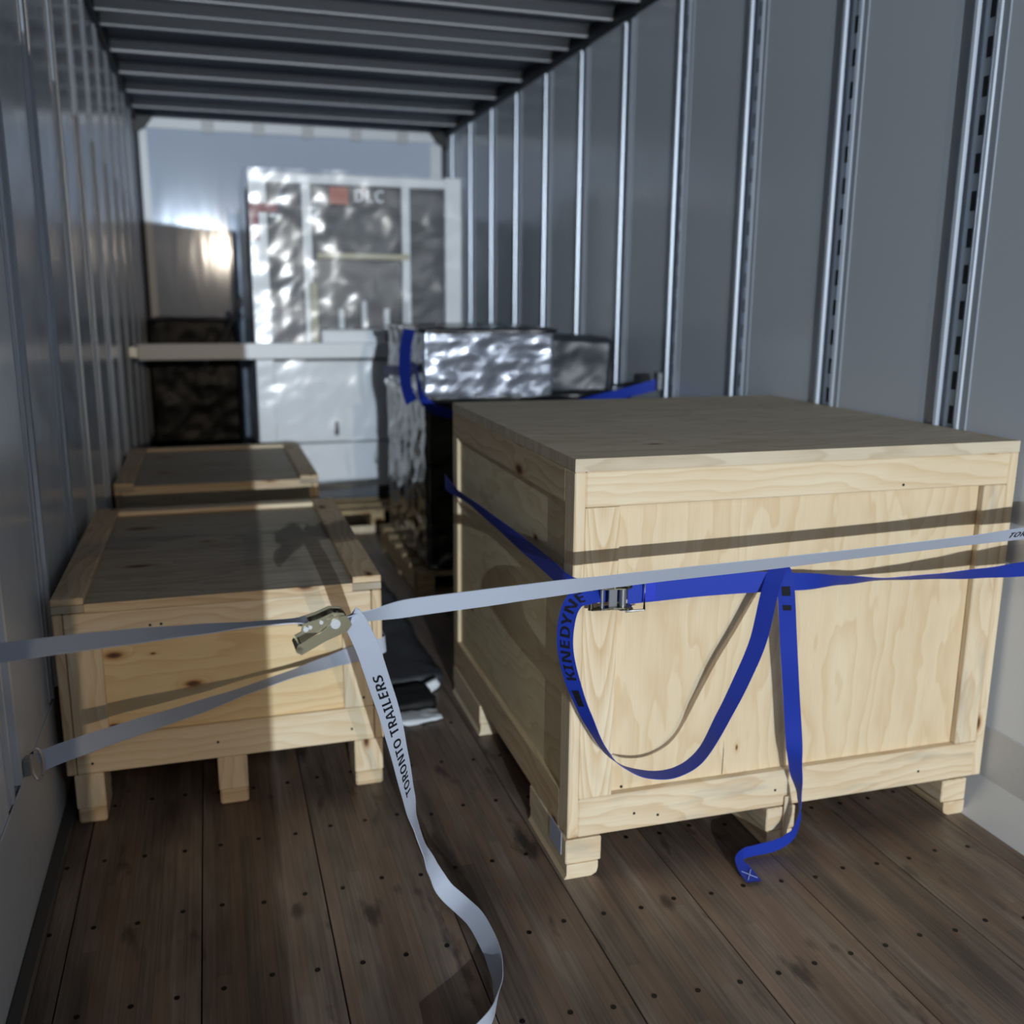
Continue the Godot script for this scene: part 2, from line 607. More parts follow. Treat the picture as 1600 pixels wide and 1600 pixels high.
func make_materials() -> void:
	M.pine = tmat(wood_tex(1024, 256, 1.6, 0.4, 11, Color(0.89, 0.82, 0.70), Color(0.80, 0.67, 0.49), 34.0, 2.6, [[0.5, 0.1, 0.011], [1.22, 0.29, 0.009]], 0.62), 0.62)
	M.pine_b = tmat(wood_tex(1024, 256, 1.6, 0.4, 23, Color(0.88, 0.81, 0.69), Color(0.76, 0.62, 0.45), 26.0, 3.4, [[0.9, 0.2, 0.012], [0.2, 0.33, 0.01], [1.4, 0.08, 0.009]], 0.66, Color(0.27, 0.15, 0.08), 0.5), 0.62)
	M.pine_side = tmat(wood_tex(1024, 256, 1.6, 0.4, 31, Color(0.86, 0.77, 0.63), Color(0.69, 0.55, 0.39), 24.0, 3.2, [[0.3, 0.12, 0.016], [1.0, 0.3, 0.018], [1.3, 0.15, 0.012]], 0.75), 0.62)
	# big crate, front sheet 1.13 m wide, 0.80 m high; grain upright (u is height)
	M.front_sheet = tmat(wood_tex(768, 768, 0.80, 1.13, 47, Color(0.88, 0.80, 0.665), Color(0.78, 0.655, 0.48), 8.0, 3.4, [[0.10, 0.40, 0.004]], 0.6), 0.6)
	M.arched = tmat(wood_tex(512, 96, 0.785, 0.092, 89, Color(0.90, 0.83, 0.71), Color(0.76, 0.62, 0.43), 7.5, 0.3, [], 0.8, Color.BLACK, 0.0, 130.0), 0.62)
	M.side_sheet = tmat(wood_tex(768, 512, 1.20, 0.80, 53, Color(0.90, 0.84, 0.69), Color(0.78, 0.67, 0.49), 12.0, 4.0, [[0.55, 0.35, 0.008], [0.9, 0.62, 0.009], [0.2, 0.2, 0.007]], 0.7), 0.6)
	M.top_sheet = tmat(wood_tex(768, 512, 1.36, 1.34, 59, Color(0.83, 0.77, 0.67), Color(0.70, 0.62, 0.50), 9.0, 3.0, [[0.3, 1.15, 0.01]], 0.75), 0.62)
	# small crate, front sheet 0.69 m wide, 0.30 m high; grain level
	M.small_front = tmat(wood_tex(768, 384, 0.69, 0.30, 61, Color(0.88, 0.785, 0.61), Color(0.78, 0.62, 0.42), 16.0, 2.6, [[0.245, 0.135, 0.012], [0.035, 0.245, 0.012], [0.02, 0.03, 0.008], [0.14, 0.24, 0.004]], 0.62), 0.6)
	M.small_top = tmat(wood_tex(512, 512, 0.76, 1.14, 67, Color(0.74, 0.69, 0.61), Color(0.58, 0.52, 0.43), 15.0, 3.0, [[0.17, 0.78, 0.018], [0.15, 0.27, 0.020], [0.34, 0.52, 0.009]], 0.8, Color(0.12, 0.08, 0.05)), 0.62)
	M.rough_wood = tmat(wood_tex(512, 128, 1.6, 0.4, 71, Color(0.76, 0.66, 0.50), Color(0.56, 0.44, 0.30), 20.0, 3.0, [[0.7, 0.2, 0.015]], 0.8), 0.75)
	M.floor = []
	for k in 3:
		var fm := tmat(floor_tex(1024, 256, 2.4, 0.305, 81 + k * 3), 0.5)
		fm.metallic_specular = 0.45
		M.floor.append(fm)
	M.grey_web = tmat(web_tex(Color(0.64, 0.665, 0.72), Color(0.75, 0.775, 0.83)), 0.65)
	M.blue_web = tmat(web_tex(Color(0.075, 0.17, 0.57), Color(0.12, 0.25, 0.71)), 0.6)
	M.zinc = mat(Color(0.52, 0.50, 0.42), 0.28, 1.0)
	M.steel = mat(Color(0.66, 0.67, 0.68), 0.35, 0.9)
	M.dark = mat(Color(0.03, 0.03, 0.035), 0.6)
	M.ink = mat(Color(0.035, 0.04, 0.09), 0.7)
	M.post = mat(Color(0.82, 0.85, 0.89), 0.36, 0.5)
	M.wall = mat(Color(0.87, 0.89, 0.92), 0.28, 0.0, 0.6)
	M.wall.roughness_texture = noise_img(256, 256, 5, 5, 3, 0.45, 1.0)
	M.wall.uv1_triplanar = true
	M.wall.uv1_scale = Vector3(0.9, 0.9, 0.9)
	M.nose = mat(Color(0.80, 0.84, 0.91), 0.1, 0.03, 0.4)
	M.nose.normal_enabled = true
	M.nose.normal_texture = relief(256, 256, 9, 2, 19, 2, 3.0)
	M.nose.normal_scale = 0.03
	M.nose.uv1_triplanar = true
	M.nose.uv1_scale = Vector3(0.7, 0.7, 0.7)
	M.liner = mat(Color(0.78, 0.785, 0.79), 0.4)
	M.roof = mat(Color(0.46, 0.49, 0.54), 0.5, 0.1)  # darker than the bows: shade between the ribs put into the colour
	M.bow = mat(Color(0.97, 0.975, 0.985), 0.45, 0.0)  # near white: light caught by the ribs put into the colour
	M.rail = mat(Color(0.16, 0.17, 0.19), 0.55, 0.3)
	M.black = mat(Color(0.02, 0.02, 0.022), 0.5)
	M.white_paint = mat(Color(0.92, 0.93, 0.94), 0.35)
	M.film = mat(Color(0.9, 0.93, 0.97, 0.035), 0.2, 0.0, 0.6)
	M.film.transparency = BaseMaterial3D.TRANSPARENCY_ALPHA
	M.black_film = mat(Color(0.035, 0.038, 0.045), 0.2, 0.0, 0.8)
	M.grey_film = mat(Color(0.60, 0.62, 0.67), 0.28, 0.6, 0.8)

# ------------------------------------------------------------------ unseen dock room behind the camera, pale walls bounce light into the trailer
func dock() -> void:
	var conc := mat(Color(0.42, 0.41, 0.40), 0.85)
	var paint := mat(Color(0.72, 0.73, 0.74), 0.8)
	var f := struct("floor_unseen_dock")
	blk(f, "slab", Vector3(-5, -0.3, ZR + 0.02), Vector3(7.6, -0.005, 17), conc, 0.001)
	var c := struct("ceiling_unseen_dock")
	blk(c, "slab", Vector3(-5.2, 6.0, ZR), Vector3(7.8, 6.2, 17.2), paint, 0.001)
	var w := struct("wall_unseen_dock_left")
	blk(w, "board", Vector3(-5.2, -0.3, ZR), Vector3(-5, 6.0, 17), paint, 0.001)
	w = struct("wall_unseen_dock_right")
	blk(w, "board", Vector3(7.6, -0.3, ZR), Vector3(7.8, 6.0, 17), paint, 0.001)
	w = struct("wall_unseen_dock_far")
	blk(w, "board", Vector3(-5, -0.3, 17), Vector3(7.6, 6.0, 17.2), paint, 0.001)
	w = struct("wall_unseen_dock_front")
	blk(w, "pier", Vector3(-5, -0.3, ZR + 0.02), Vector3(WX0 - 0.05, 6.0, ZR + 0.2), paint, 0.001)
	blk(w, "pier", Vector3(WX1 + 0.05, -0.3, ZR + 0.02), Vector3(7.6, 6.0, ZR + 0.2), paint, 0.001)
	blk(w, "lintel", Vector3(WX0 - 0.05, HC + 0.02, ZR + 0.02), Vector3(WX1 + 0.05, 6.0, ZR + 0.2), paint, 0.001)
	# rear door leaf, out of view, set half open to shade the left side
	var d := struct("unseen_door_1", Vector3(WX0 + 0.03, 0.0, ZR + 0.22))
	d.rotation.y = -1.208
	var leaf := mat(Color(0.62, 0.63, 0.65), 0.4)
	blk(d, "leaf", Vector3(0, 0.02, -0.02), Vector3(1.18, 2.45, 0.02), leaf, 0.004)
	for x in [0.3, 0.9]:
		put(d, "lock_rod", disc(0.014, 2.39, 10), M.steel, Vector3(x, 1.235, 0.045))
	for y in [0.3, 0.95, 1.6, 2.25]:
		blk(d, "hinge", Vector3(-0.03, y, -0.03), Vector3(0.14, y + 0.06, 0.032), M.steel, 0.004)

# ------------------------------------------------------------------ trailer shell
func post_mesh(y0: float, y1: float) -> ArrayMesh:
	# profile: x = along the wall, y = proud of the wall. Two raised lips with a slotted channel sunk between them.
	var P := PackedVector2Array([Vector2(-0.085, -0.02), Vector2(-0.085, 0.001), Vector2(-0.082, 0.003), Vector2(-0.058, 0.003), Vector2(-0.054, 0.008), Vector2(-0.047, 0.010), Vector2(-0.039, 0.007), Vector2(-0.035, -0.014), Vector2(0.035, -0.014), Vector2(0.039, 0.007), Vector2(0.047, 0.010), Vector2(0.054, 0.008), Vector2(0.058, 0.003), Vector2(0.082, 0.003), Vector2(0.085, 0.001), Vector2(0.085, -0.02)])
	# extrude pulls along y with (z, x) as its plane
	return extrude(P, y1 - y0, 1)

func trailer() -> void:
	# floor
	var fl := struct("floor")
	blk(fl, "subfloor", Vector3(WX0 - 0.05, -0.16, ZB - 0.05), Vector3(WX1 + 0.05, -0.036, ZR), M.rail, 0.001)
	var screw := disc(0.0065, 0.0016, 10)
	var screw_m := mat(Color(0.10, 0.10, 0.105), 0.45, 0.7)
	var e0 := 0.05 - 0.305
	for k in 10:
		var x0 := maxf(e0 + 0.305 * k, WX0)
		var x1 := minf(e0 + 0.305 * (k + 1) - 0.003, WX1)
		var cx := (x0 + x1) / 2.0
		var cz := (ZB + ZR) / 2.0
		var s := Vector3(x1 - x0, 0.035, ZR - ZB)
		var pl := put(fl, "plank", bbox(s, 0.0015, 2, Vector2(rng.randf() * 3.0, 0.5 + 3.0 * (e0 + 0.305 * k - cx + 0.1525)), Vector2(1.0 / 2.4, 1.0 / 0.305)), M.floor[k % 3], Vector3(cx, -0.0175 - 0.0012 * rng.randf(), cz))
		for r in 8:
			var z := -1.08 - 0.305 * r
			for sx in [0.05, 0.1525, 0.255]:
				var x: float = e0 + 0.305 * k + sx + rng.randf_range(-0.004, 0.004)
				if x > x0 + 0.01 and x < x1 - 0.01 and x < 2.5:
					put(pl, "screw", screw, screw_m, Vector3(x - cx, 0.0178, z - cz + rng.randf_range(-0.014, 0.014)))
	# walls
	var pm := post_mesh(0.27, 2.90)
	var slot := bbox(Vector3(0.002, 0.056, 0.019), 0.0006, 0)
	var zs_r := []
	for k in range(-5, 11):
		zs_r.append(-2.466 - 0.6375 * k)
	var zs_l := []
	for k in range(-5, 12):
		zs_l.append(-2.33 - 0.627 * k)
	for side in [-1.0, 1.0]:
		var w := struct("wall_left" if side < 0.0 else "wall_right")
		var wx := WX0 if side < 0.0 else WX1
		var zs: Array = zs_l if side < 0.0 else zs_r
		var edges := [ZR]
		for z in zs:
			if z < ZR - 0.1 and z > ZB + 0.1:
				edges.append(z)
		edges.append(ZB)
		for i in edges.size() - 1:
			var za: float = edges[i + 1] + (0.08 if i < edges.size() - 2 else 0.002)
			var zb: float = edges[i] - (0.08 if i > 0 else 0.002)
			blk(w, "panel", Vector3(wx, 0.0, za), Vector3(wx + 0.04 * side, HC + 0.06, zb), M.wall, 0.001)
		var ymin := 0.29 if side > 0.0 else 0.37
		for z in zs:
			if z < ZR - 0.1 and z > ZB + 0.1:
				# the profile's second axis is x: turned so that the lips stand into the trailer
				var o := put(w, "logistic_post", pm, M.post, Vector3(wx, (2.90 + 0.27) / 2.0 + ymin - 0.27, z), Vector3(0, PI if side > 0.0 else 0.0, 0))
				o.scale.y = 1.0
				if z > -5.2 and z < 0.0:
					for j in 24:
						var y := -1.28 + 0.106 * j
						put(o, "slot", slot, M.black, Vector3(-0.0138, y, 0.0))
		# scuff liner along the bottom
		for i in 4:
			var z1 := ZR - (ZR - ZB) * i / 4.0
			var z0 := ZR - (ZR - ZB) * (i + 1) / 4.0
			blk(w, "scuff_liner", Vector3(wx - 0.005 * side, 0.0, z0 + 0.002), Vector3(wx, 0.27 if side > 0.0 else 0.36, z1 - 0.002), M.liner, 0.002)
		blk(w, "outer_skin", Vector3(wx + 0.021 * side, 0.0, ZB), Vector3(wx + 0.05 * side, HC + 0.06, ZR), M.liner, 0.001)
		blk(w, "top_rail", Vector3(wx - 0.03 * side, HC - 0.03, ZB), Vector3(wx, HC + 0.06, ZR), M.rail, 0.004)
	# base angles where the walls meet the floor
	var t1 := struct("trim_1")
	blk(t1, "base_angle", Vector3(WX0 + 0.005, 0.0, ZB), Vector3(-0.003, 0.022, ZR), mat(Color(0.33, 0.32, 0.31), 0.5, 0.4), 0.006)
	var t2 := struct("trim_2")
	var wedge := extrude(PackedVector2Array([Vector2(WX1 - 0.004, 0.0), Vector2(WX1 - 0.004, 0.11), Vector2(2.556, 0.0)]), ZR - ZB, 2)
	put(t2, "base_fillet", wedge, M.liner, Vector3(0, 0, (ZR + ZB) / 2.0))
	# nose wall
	var b := struct("wall_back")
	blk(b, "panel", Vector3(WX0, 0.0, ZB - 0.05), Vector3(WX1, HC + 0.06, ZB), M.nose, 0.001)
	blk(b, "corner_strip", Vector3(WX0, 0.0, ZB), Vector3(WX0 + 0.035, HC, ZB + 0.012), M.rail, 0.002)
	blk(b, "corner_strip", Vector3(WX0 + 0.037, 0.0, ZB), Vector3(WX0 + 0.10, HC - 0.09, ZB + 0.008), M.white_paint, 0.002)
	blk(b, "corner_strip", Vector3(WX1 - 0.035, 0.0, ZB), Vector3(WX1, HC, ZB + 0.012), M.rail, 0.002)
	blk(b, "corner_strip", Vector3(WX1 - 0.14, 0.0, ZB), Vector3(WX1 - 0.037, HC - 0.09, ZB + 0.008), M.white_paint, 0.002)
	blk(b, "header", Vector3(WX0 + 0.10, HC - 0.08, ZB), Vector3(WX1 - 0.1, HC + 0.03, ZB + 0.03), M.white_paint, 0.004)
	for k in 5:
		var x := 0.5 + 0.42 * k
		blk(b, "header_tab", Vector3(x, HC - 0.10, ZB + 0.03), Vector3(x + 0.1, HC - 0.0, ZB + 0.036), M.liner, 0.002)
	for sx in [-1.0, 1.0]:
		var x0 := WX0 if sx < 0.0 else WX1
		put(b, "corner_gusset", extrude(PackedVector2Array([Vector2(x0, HC + 0.02), Vector2(x0 - sx * 0.17, HC + 0.02), Vector2(x0 - sx * 0.10, HC - 0.07), Vector2(x0, HC - 0.14)]), 0.05, 2), M.black, Vector3(0, 0, ZB + 0.07))
	# roof
	var c := struct("ceiling")
	blk(c, "roof_skin", Vector3(WX0 - 0.04, HC + 0.06, ZB - 0.05), Vector3(WX1 + 0.04, HC + 0.1, ZR), M.roof, 0.001)
	var bow := extrude(PackedVector2Array([Vector2(HC + 0.06, -0.045), Vector2(HC + 0.052, -0.045), Vector2(HC + 0.05, -0.03), Vector2(HC + 0.008, -0.024), Vector2(HC, -0.016), Vector2(HC, 0.016), Vector2(HC + 0.008, 0.024), Vector2(HC + 0.05, 0.03), Vector2(HC + 0.052, 0.045), Vector2(HC + 0.06, 0.045)]), WX1 - WX0 - 0.062, 0)
	for z in [-8.66, -8.05, -7.42, -6.79, -6.18, -5.87, -5.56, -5.2, -4.85, -4.5, -3.9, -3.3, -2.7, -2.1, -1.5, -0.9, -0.3, 0.3, 0.8]:
		put(c, "roof_bow", bow, M.bow, Vector3((WX0 + WX1) / 2.0, 0, z))

# ------------------------------------------------------------------ crates
func foot(t: Node3D, x0: float, x1: float, z0: float, z1: float, top: float, m: Material, cham := 1.0) -> void:
	plank(t, "foot_block", Vector3(x0, 0.042, z0), Vector3(x1, top, z1), 2, m, 0.003)
	# lower board of the foot, its long edge rounded off
	var w := x1 - x0
	var P := PackedVector2Array([Vector2(x0 - 0.004, 0.0), Vector2(x1 - 0.028, 0.0), Vector2(x1 - 0.013, 0.008), Vector2(x1 - 0.009, 0.022), Vector2(x1 - 0.009, 0.042), Vector2(x0 + 0.003, 0.042), Vector2(x0 + 0.003, 0.012)])
	if cham < 0.0:
		for i in P.size():
			P[i].x = x0 + x1 - P[i].x
	put(t, "foot_sole", extrude(P, absf(z1 - z0), 2), m, Vector3(0, 0, (z0 + z1) / 2.0 + 0.002))

func big_crate() -> void:
	var W := 1.328
	var D := -1.315
	var t := thing("shipping_crate", "large pale pine crate on feet at the right wall, taller than the other crates", "crate", Vector3(1.284, 0, -2.163), -0.012)
	# lid
	sheet(t, "lid", Vector3(0, 1.105, 0), Vector3(W, 1.138, D), 0, 2, M.top_sheet)
	# front frame and sheet
	plank(t, "front_rail", Vector3(0.03, 1.015, 0), Vector3(W - 0.03, 1.105, -0.024), 0, M.pine)
	plank(t, "front_rail", Vector3(0.03, 0.118, 0), Vector3(W - 0.03, 0.228, -0.024), 0, M.pine_b)
	sheet(t, "front_stile", Vector3(0.03, 0.229, -0.001), Vector3(0.122, 1.014, -0.024), 1, 0, M.arched)
	plank(t, "front_stile", Vector3(W - 0.105, 0.229, -0.001), Vector3(W - 0.03, 1.014, -0.024), 1, M.pine_b)
	var fs := sheet(t, "front_sheet", Vector3(0.10, 0.20, -0.024), Vector3(W - 0.09, 1.03, -0.036), 1, 0, M.front_sheet)
	# crack running up from the lower rail, a sliver of split veneer
	put(fs, "crack", extrude(PackedVector2Array([Vector2(-0.001, 0.0), Vector2(0.0012, 0.0), Vector2(0.0022, 0.06), Vector2(0.0008, 0.10), Vector2(0.0, 0.06)]), 0.0006, 2), M.dark, Vector3(-0.207, -0.385, 0.006))
	# side frames and sheets
	for sx in [0.0, W]:
		var i := 0.03 if sx == 0.0 else -0.03
		plank(t, "side_stile", Vector3(sx, 0.118, 0.0), Vector3(sx + i, 1.105, -0.07), 1, M.pine)
		plank(t, "side_stile", Vector3(sx, 0.228, D + 0.07), Vector3(sx + i, 1.015, D), 1, M.pine)
		plank(t, "side_rail", Vector3(sx, 1.015, -0.071), Vector3(sx + i, 1.105, D), 2, M.pine_side)
		plank(t, "side_rail", Vector3(sx, 0.112, -0.071), Vector3(sx + i, 0.228, D), 2, M.pine_side)
		sheet(t, "side_sheet", Vector3(sx + i * 0.42, 0.2, -0.03), Vector3(sx + i * 0.8, 1.05, D + 0.03), 2, 1, M.side_sheet)
	sheet(t, "back_sheet", Vector3(0.03, 0.12, D), Vector3(W - 0.03, 1.10, D + 0.014), 0, 1, M.side_sheet)
	plank(t, "deck_board", Vector3(0.03, 0.10, -0.03), Vector3(W - 0.03, 0.118, D + 0.02), 2, M.rough_wood)
	for fx in [[-0.003, 0.098, 1.0], [0.60, 0.692, 1.0], [1.195, 1.282, -1.0]]:
		foot(t, fx[0], fx[1], -0.001, -0.32, 0.112, M.pine_b, fx[2])
		foot(t, fx[0], fx[1], -0.905, D, 0.112, M.pine, fx[2])
	# stub of a strip torn from the middle foot, and tape on the corner foot
	plank(t, "splint", Vector3(0.648, 0.012, 0.012), Vector3(0.662, 0.15, 0.004), 1, M.pine)
	blk(t, "tape", Vector3(-0.0045, 0.052, -0.035), Vector3(-0.003, 0.118, -0.13), mat(Color(0.70, 0.73, 0.80), 0.4), 0.0004)
	# nail heads
	var nail := disc(0.004, 0.002, 8)
	for p in [Vector3(0.19, 0.165, 0), Vector3(0.26, 0.15, 0), Vector3(0.62, 0.17, 0), Vector3(1.1, 0.16, 0), Vector3(0.95, 1.03, 0), Vector3(0.16, 0.236, -0.023)]:
		put(t, "nail", nail, M.dark, p, Vector3(PI / 2, 0, 0))

func left_crates() -> void:
	var W := 0.922
	var D := -1.21
	var t := thing("low_crate", "low pine crate with knotty front sheet, nearest the camera by the left wall", "crate", Vector3(-0.010, 0, -2.82), 0.0, "low pine crates along the left wall")
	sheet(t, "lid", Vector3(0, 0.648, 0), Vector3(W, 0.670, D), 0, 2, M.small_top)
	plank(t, "lid_edge", Vector3(0.086, 0.646, 0.003), Vector3(W - 0.088, 0.673, 0.0), 0, M.pine_side, 0.001)
	plank(t, "lid_batten", Vector3(0, 0.671, 0.003), Vector3(0.085, 0.692, D), 2, M.pine_side)
	plank(t, "lid_batten", Vector3(W - 0.087, 0.671, 0.003), Vector3(W, 0.692, D), 2, M.pine_side)
	plank(t, "lid_batten", Vector3(0.086, 0.671, D + 0.07), Vector3(W - 0.088, 0.690, D), 0, M.pine)
	plank(t, "front_rail", Vector3(0.028, 0.556, 0), Vector3(W - 0.032, 0.645, -0.022), 0, M.pine_b)
	plank(t, "front_rail", Vector3(0.028, 0.158, 0), Vector3(W - 0.032, 0.268, -0.022), 0, M.pine)
	plank(t, "front_stile", Vector3(0.028, 0.269, -0.001), Vector3(0.122, 0.555, -0.022), 1, M.pine_b)
	plank(t, "front_stile", Vector3(W - 0.122, 0.269, -0.001), Vector3(W - 0.032, 0.555, -0.022), 1, M.pine)
	sheet(t, "front_sheet", Vector3(0.115, 0.262, -0.017), Vector3(W - 0.115, 0.562, -0.030), 0, 1, M.small_front)
	for sx in [0.0, W]:
		var i := 0.026 if sx == 0.0 else -0.030
		plank(t, "side_stile", Vector3(sx, 0.158, 0.0), Vector3(sx + i, 0.645, -0.08), 1, M.pine_side)
		plank(t, "side_stile", Vector3(sx, 0.158, D + 0.08), Vector3(sx + i, 0.645, D), 1, M.pine_side)
		plank(t, "side_rail", Vector3(sx, 0.556, -0.081), Vector3(sx + i, 0.645, D + 0.081), 2, M.pine_side)
		plank(t, "side_rail", Vector3(sx, 0.158, -0.081), Vector3(sx + i, 0.268, D + 0.081), 2, M.pine_side)
		sheet(t, "side_sheet", Vector3(sx + i * 0.8, 0.2, -0.03), Vector3(sx + i * 1.3, 0.62, D + 0.03), 2, 1, M.side_sheet)
	sheet(t, "back_sheet", Vector3(0.03, 0.16, D), Vector3(W - 0.03, 0.645, D + 0.014), 0, 1, M.side_sheet)
	plank(t, "deck_board", Vector3(0.03, 0.145, -0.03), Vector3(W - 0.03, 0.158, D + 0.03), 2, M.rough_wood)
	for fx in [[0.018, 0.098], [0.415, 0.502], [0.827, 0.916]]:
		for fz in [[0.0, -0.16], [-0.52, -0.68], [D + 0.16, D]]:
			plank(t, "foot_block", Vector3(fx[0], 0.05, fz[0]), Vector3(fx[1], 0.157, fz[1]), 1, M.pine_b)
			plank(t, "foot_sole", Vector3(fx[0] + 0.002, 0.0, fz[0] - 0.003), Vector3(fx[1] - 0.001, 0.049, fz[1]), 0, M.pine_side, 0.006)
	var nail := disc(0.0042, 0.002, 8)
	for p in [Vector3(0.255, 0.595, 0), Vector3(0.285, 0.596, 0), Vector3(0.07, 0.19, 0), Vector3(0.42, 0.21, 0), Vector3(0.82, 0.2, 0), Vector3(0.86, 0.3, -0.001)]:
		put(t, "nail", nail, M.dark, p, Vector3(PI / 2, 0, 0))
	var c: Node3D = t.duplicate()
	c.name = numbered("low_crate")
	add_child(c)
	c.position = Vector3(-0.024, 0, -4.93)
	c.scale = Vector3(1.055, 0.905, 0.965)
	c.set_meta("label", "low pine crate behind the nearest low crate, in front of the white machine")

# ------------------------------------------------------------------ wrapped machine at the nose
func machine() -> void:
	var z := -6.55
	# pallet
	var p := thing("wooden_pallet", "wooden pallet under the tall white machine", "pallet", Vector3(0.80, 0, -6.18))
	for k in 7:
		plank(p, "deck_board", Vector3(0, 0.125, -0.2 * k), Vector3(1.3, 0.147, -0.2 * k - 0.13), 0, M.rough_wood)
	for x in [0.0, 0.605, 1.21]:
		plank(p, "stringer", Vector3(x, 0.022, 0), Vector3(x + 0.09, 0.124, -1.33), 2, M.rough_wood)
	for k in 3:
		plank(p, "bottom_board", Vector3(0, 0.0, -0.6 * k), Vector3(1.3, 0.021, -0.6 * k - 0.13), 0, M.rough_wood)
	plank(p, "lower_rail", Vector3(0.0, 0.0, 0.018), Vector3(1.3, 0.05, 0.001), 0, M.pine)
	var t := thing("machine_cabinet", "tall white machine cabinet with dark windows, wrapped in clear film", "machine", Vector3(0, 0, z))
	var white := mat(Color(0.93, 0.94, 0.95), 0.4)
	var dark := mat(Color(0.045, 0.05, 0.065), 0.25)
	var inner := mat(Color(0.12, 0.125, 0.155), 0.5)
	var cream := mat(Color(0.76, 0.73, 0.62), 0.5)
	blk(t, "body", Vector3(0.76, 0.25, -0.06), Vector3(2.10, 2.25, -1.0), mat(Color(0.30, 0.31, 0.34), 0.5), 0.01)
	blk(t, "side_column", Vector3(0.74, 0.24, 0.0), Vector3(0.852, 2.275, -0.06), white, 0.006)
	blk(t, "side_column", Vector3(2.005, 0.24, 0.0), Vector3(2.118, 2.285, -0.06), white, 0.006)
	blk(t, "top_rail", Vector3(0.852, 2.212, 0.0), Vector3(2.005, 2.275, -0.06), white, 0.006)
	blk(t, "mullion", Vector3(1.068, 1.20, -0.004), Vector3(1.128, 2.212, -0.055), white, 0.004)
	blk(t, "mullion", Vector3(1.714, 1.12, -0.004), Vector3(1.769, 2.212, -0.055), white, 0.004)
	blk(t, "sign_board", Vector3(1.13, 2.09, -0.02), Vector3(1.712, 2.21, -0.05), dark, 0.003)
	blk(t, "sign_square", Vector3(1.249, 2.094, -0.019), Vector3(1.368, 2.200, -0.012), mat(Color(0.76, 0.44, 0.36), 0.5), 0.002)  # orange paled, haze of the film over it put into the colour
	var tm := TextMesh.new()
	var f := SystemFont.new()
	f.font_names = PackedStringArray(["Droid Sans"])
	f.font_weight = 700
	tm.font = f
	tm.text = "DLC"
	tm.font_size = 32
	tm.pixel_size = 0.0034
	tm.depth = 0.006
	put(t, "lettering", tm, mat(Color(0.86, 0.87, 0.9), 0.5), Vector3(1.50, 2.15, -0.014))
	blk(t, "window_pane", Vector3(1.13, 1.79, -0.03), Vector3(1.712, 2.088, -0.05), inner, 0.002)
	blk(t, "window_pane", Vector3(1.13, 1.31, -0.03), Vector3(1.712, 1.75, -0.05), dark, 0.002)
	blk(t, "window_pane", Vector3(0.854, 1.53, -0.03), Vector3(1.066, 2.21, -0.05), inner, 0.002)
	blk(t, "window_pane", Vector3(1.771, 1.12, -0.03), Vector3(2.003, 2.21, -0.05), inner, 0.002)
	blk(t, "cross_rail", Vector3(1.154, 1.751, 0.0), Vector3(1.762, 1.79, -0.05), cream, 0.004)
	blk(t, "hatch", Vector3(0.859, 1.19, -0.012), Vector3(1.066, 1.515, -0.05), mat(Color(0.20, 0.17, 0.19), 0.4), 0.004)
	blk(t, "guide_post", Vector3(1.10, 1.2, 0.012), Vector3(1.15, 1.60, -0.004), cream, 0.004)
	for k in 4:
		put(t, "spindle", disc(0.022, 0.13 + 0.04 * (k % 2), 12), M.white_paint, Vector3(1.30 + 0.15 * k, 1.37 + 0.03 * (k % 2), 0.0))
	blk(t, "tray", Vector3(1.157, 1.206, 0.10), Vector3(1.575, 1.30, -0.05), white, 0.008)
	blk(t, "lower_panel", Vector3(0.852, 0.556, 0.0), Vector3(2.003, 1.095, -0.05), white, 0.005)
	blk(t, "lower_panel", Vector3(0.852, 0.24, 0.0), Vector3(2.003, 0.545, -0.05), white, 0.005)
	blk(t, "upper_sill", Vector3(0.852, 1.1, 0.0), Vector3(2.003, 1.19, -0.05), inner, 0.004)
	blk(t, "handle", Vector3(1.232, 0.60, 0.004), Vector3(1.258, 0.69, 0.022), M.dark, 0.004)
	blk(t, "latch", Vector3(1.62, 0.60, 0.004), Vector3(1.66, 0.69, 0.02), M.dark, 0.004)
	blk(t, "edge_tape", Vector3(0.742, 2.03, 0.002), Vector3(0.915, 2.085, 0.006), mat(Color(0.55, 0.10, 0.13), 0.5), 0.001)
	blk(t, "edge_tape", Vector3(0.742, 1.86, 0.002), Vector3(0.80, 2.03, 0.006), mat(Color(0.55, 0.10, 0.13), 0.5), 0.001)
	blk(t, "plinth", Vector3(0.80, 0.148, -0.03), Vector3(2.06, 0.24, -0.95), mat(Color(0.30, 0.31, 0.33), 0.5), 0.01)
	# clear film stretched round the cabinet
	var fm := put(t, "stretch_film", wrapped(Vector3(1.42, 2.06, 1.06), 0.026, 0.006, 5, Vector3(0.9, 2.6, 0.9), 0.0, [0, 1, 2]), M.film, Vector3(1.43, 0.235, -0.49))
	fm.set_meta("label", "clear crinkled stretch film")
	# strap from the cabinet's side down to the black bundle beside it
	var fr := frames([Vector3(0.69, 1.50, -7.2), Vector3(0.64, 1.36, -7.45), Vector3(0.56, 1.20, -7.75), Vector3(0.46, 1.05, -8.08), Vector3(0.40, 0.95, -8.22)], [Vector3(0.3, 0.2, 1), Vector3(0.5, 0.6, 0.4), Vector3(0.6, 0.6, 0.3), Vector3(0.6, 0.6, 0.3), Vector3(0.6, 0.6, 0.1)])
	var s := thing("tie_strap", "grey strap slanting from the white machine's side to the black bundle", "strap")
	put(s, "webbing", ribbon(fr, 0.06), M.grey_web)
	var l := thing("black_bundle", "tall black film-wrapped bundle in the front corner left of the white machine", "wrapped load", Vector3(0.335, 0, -8.70))
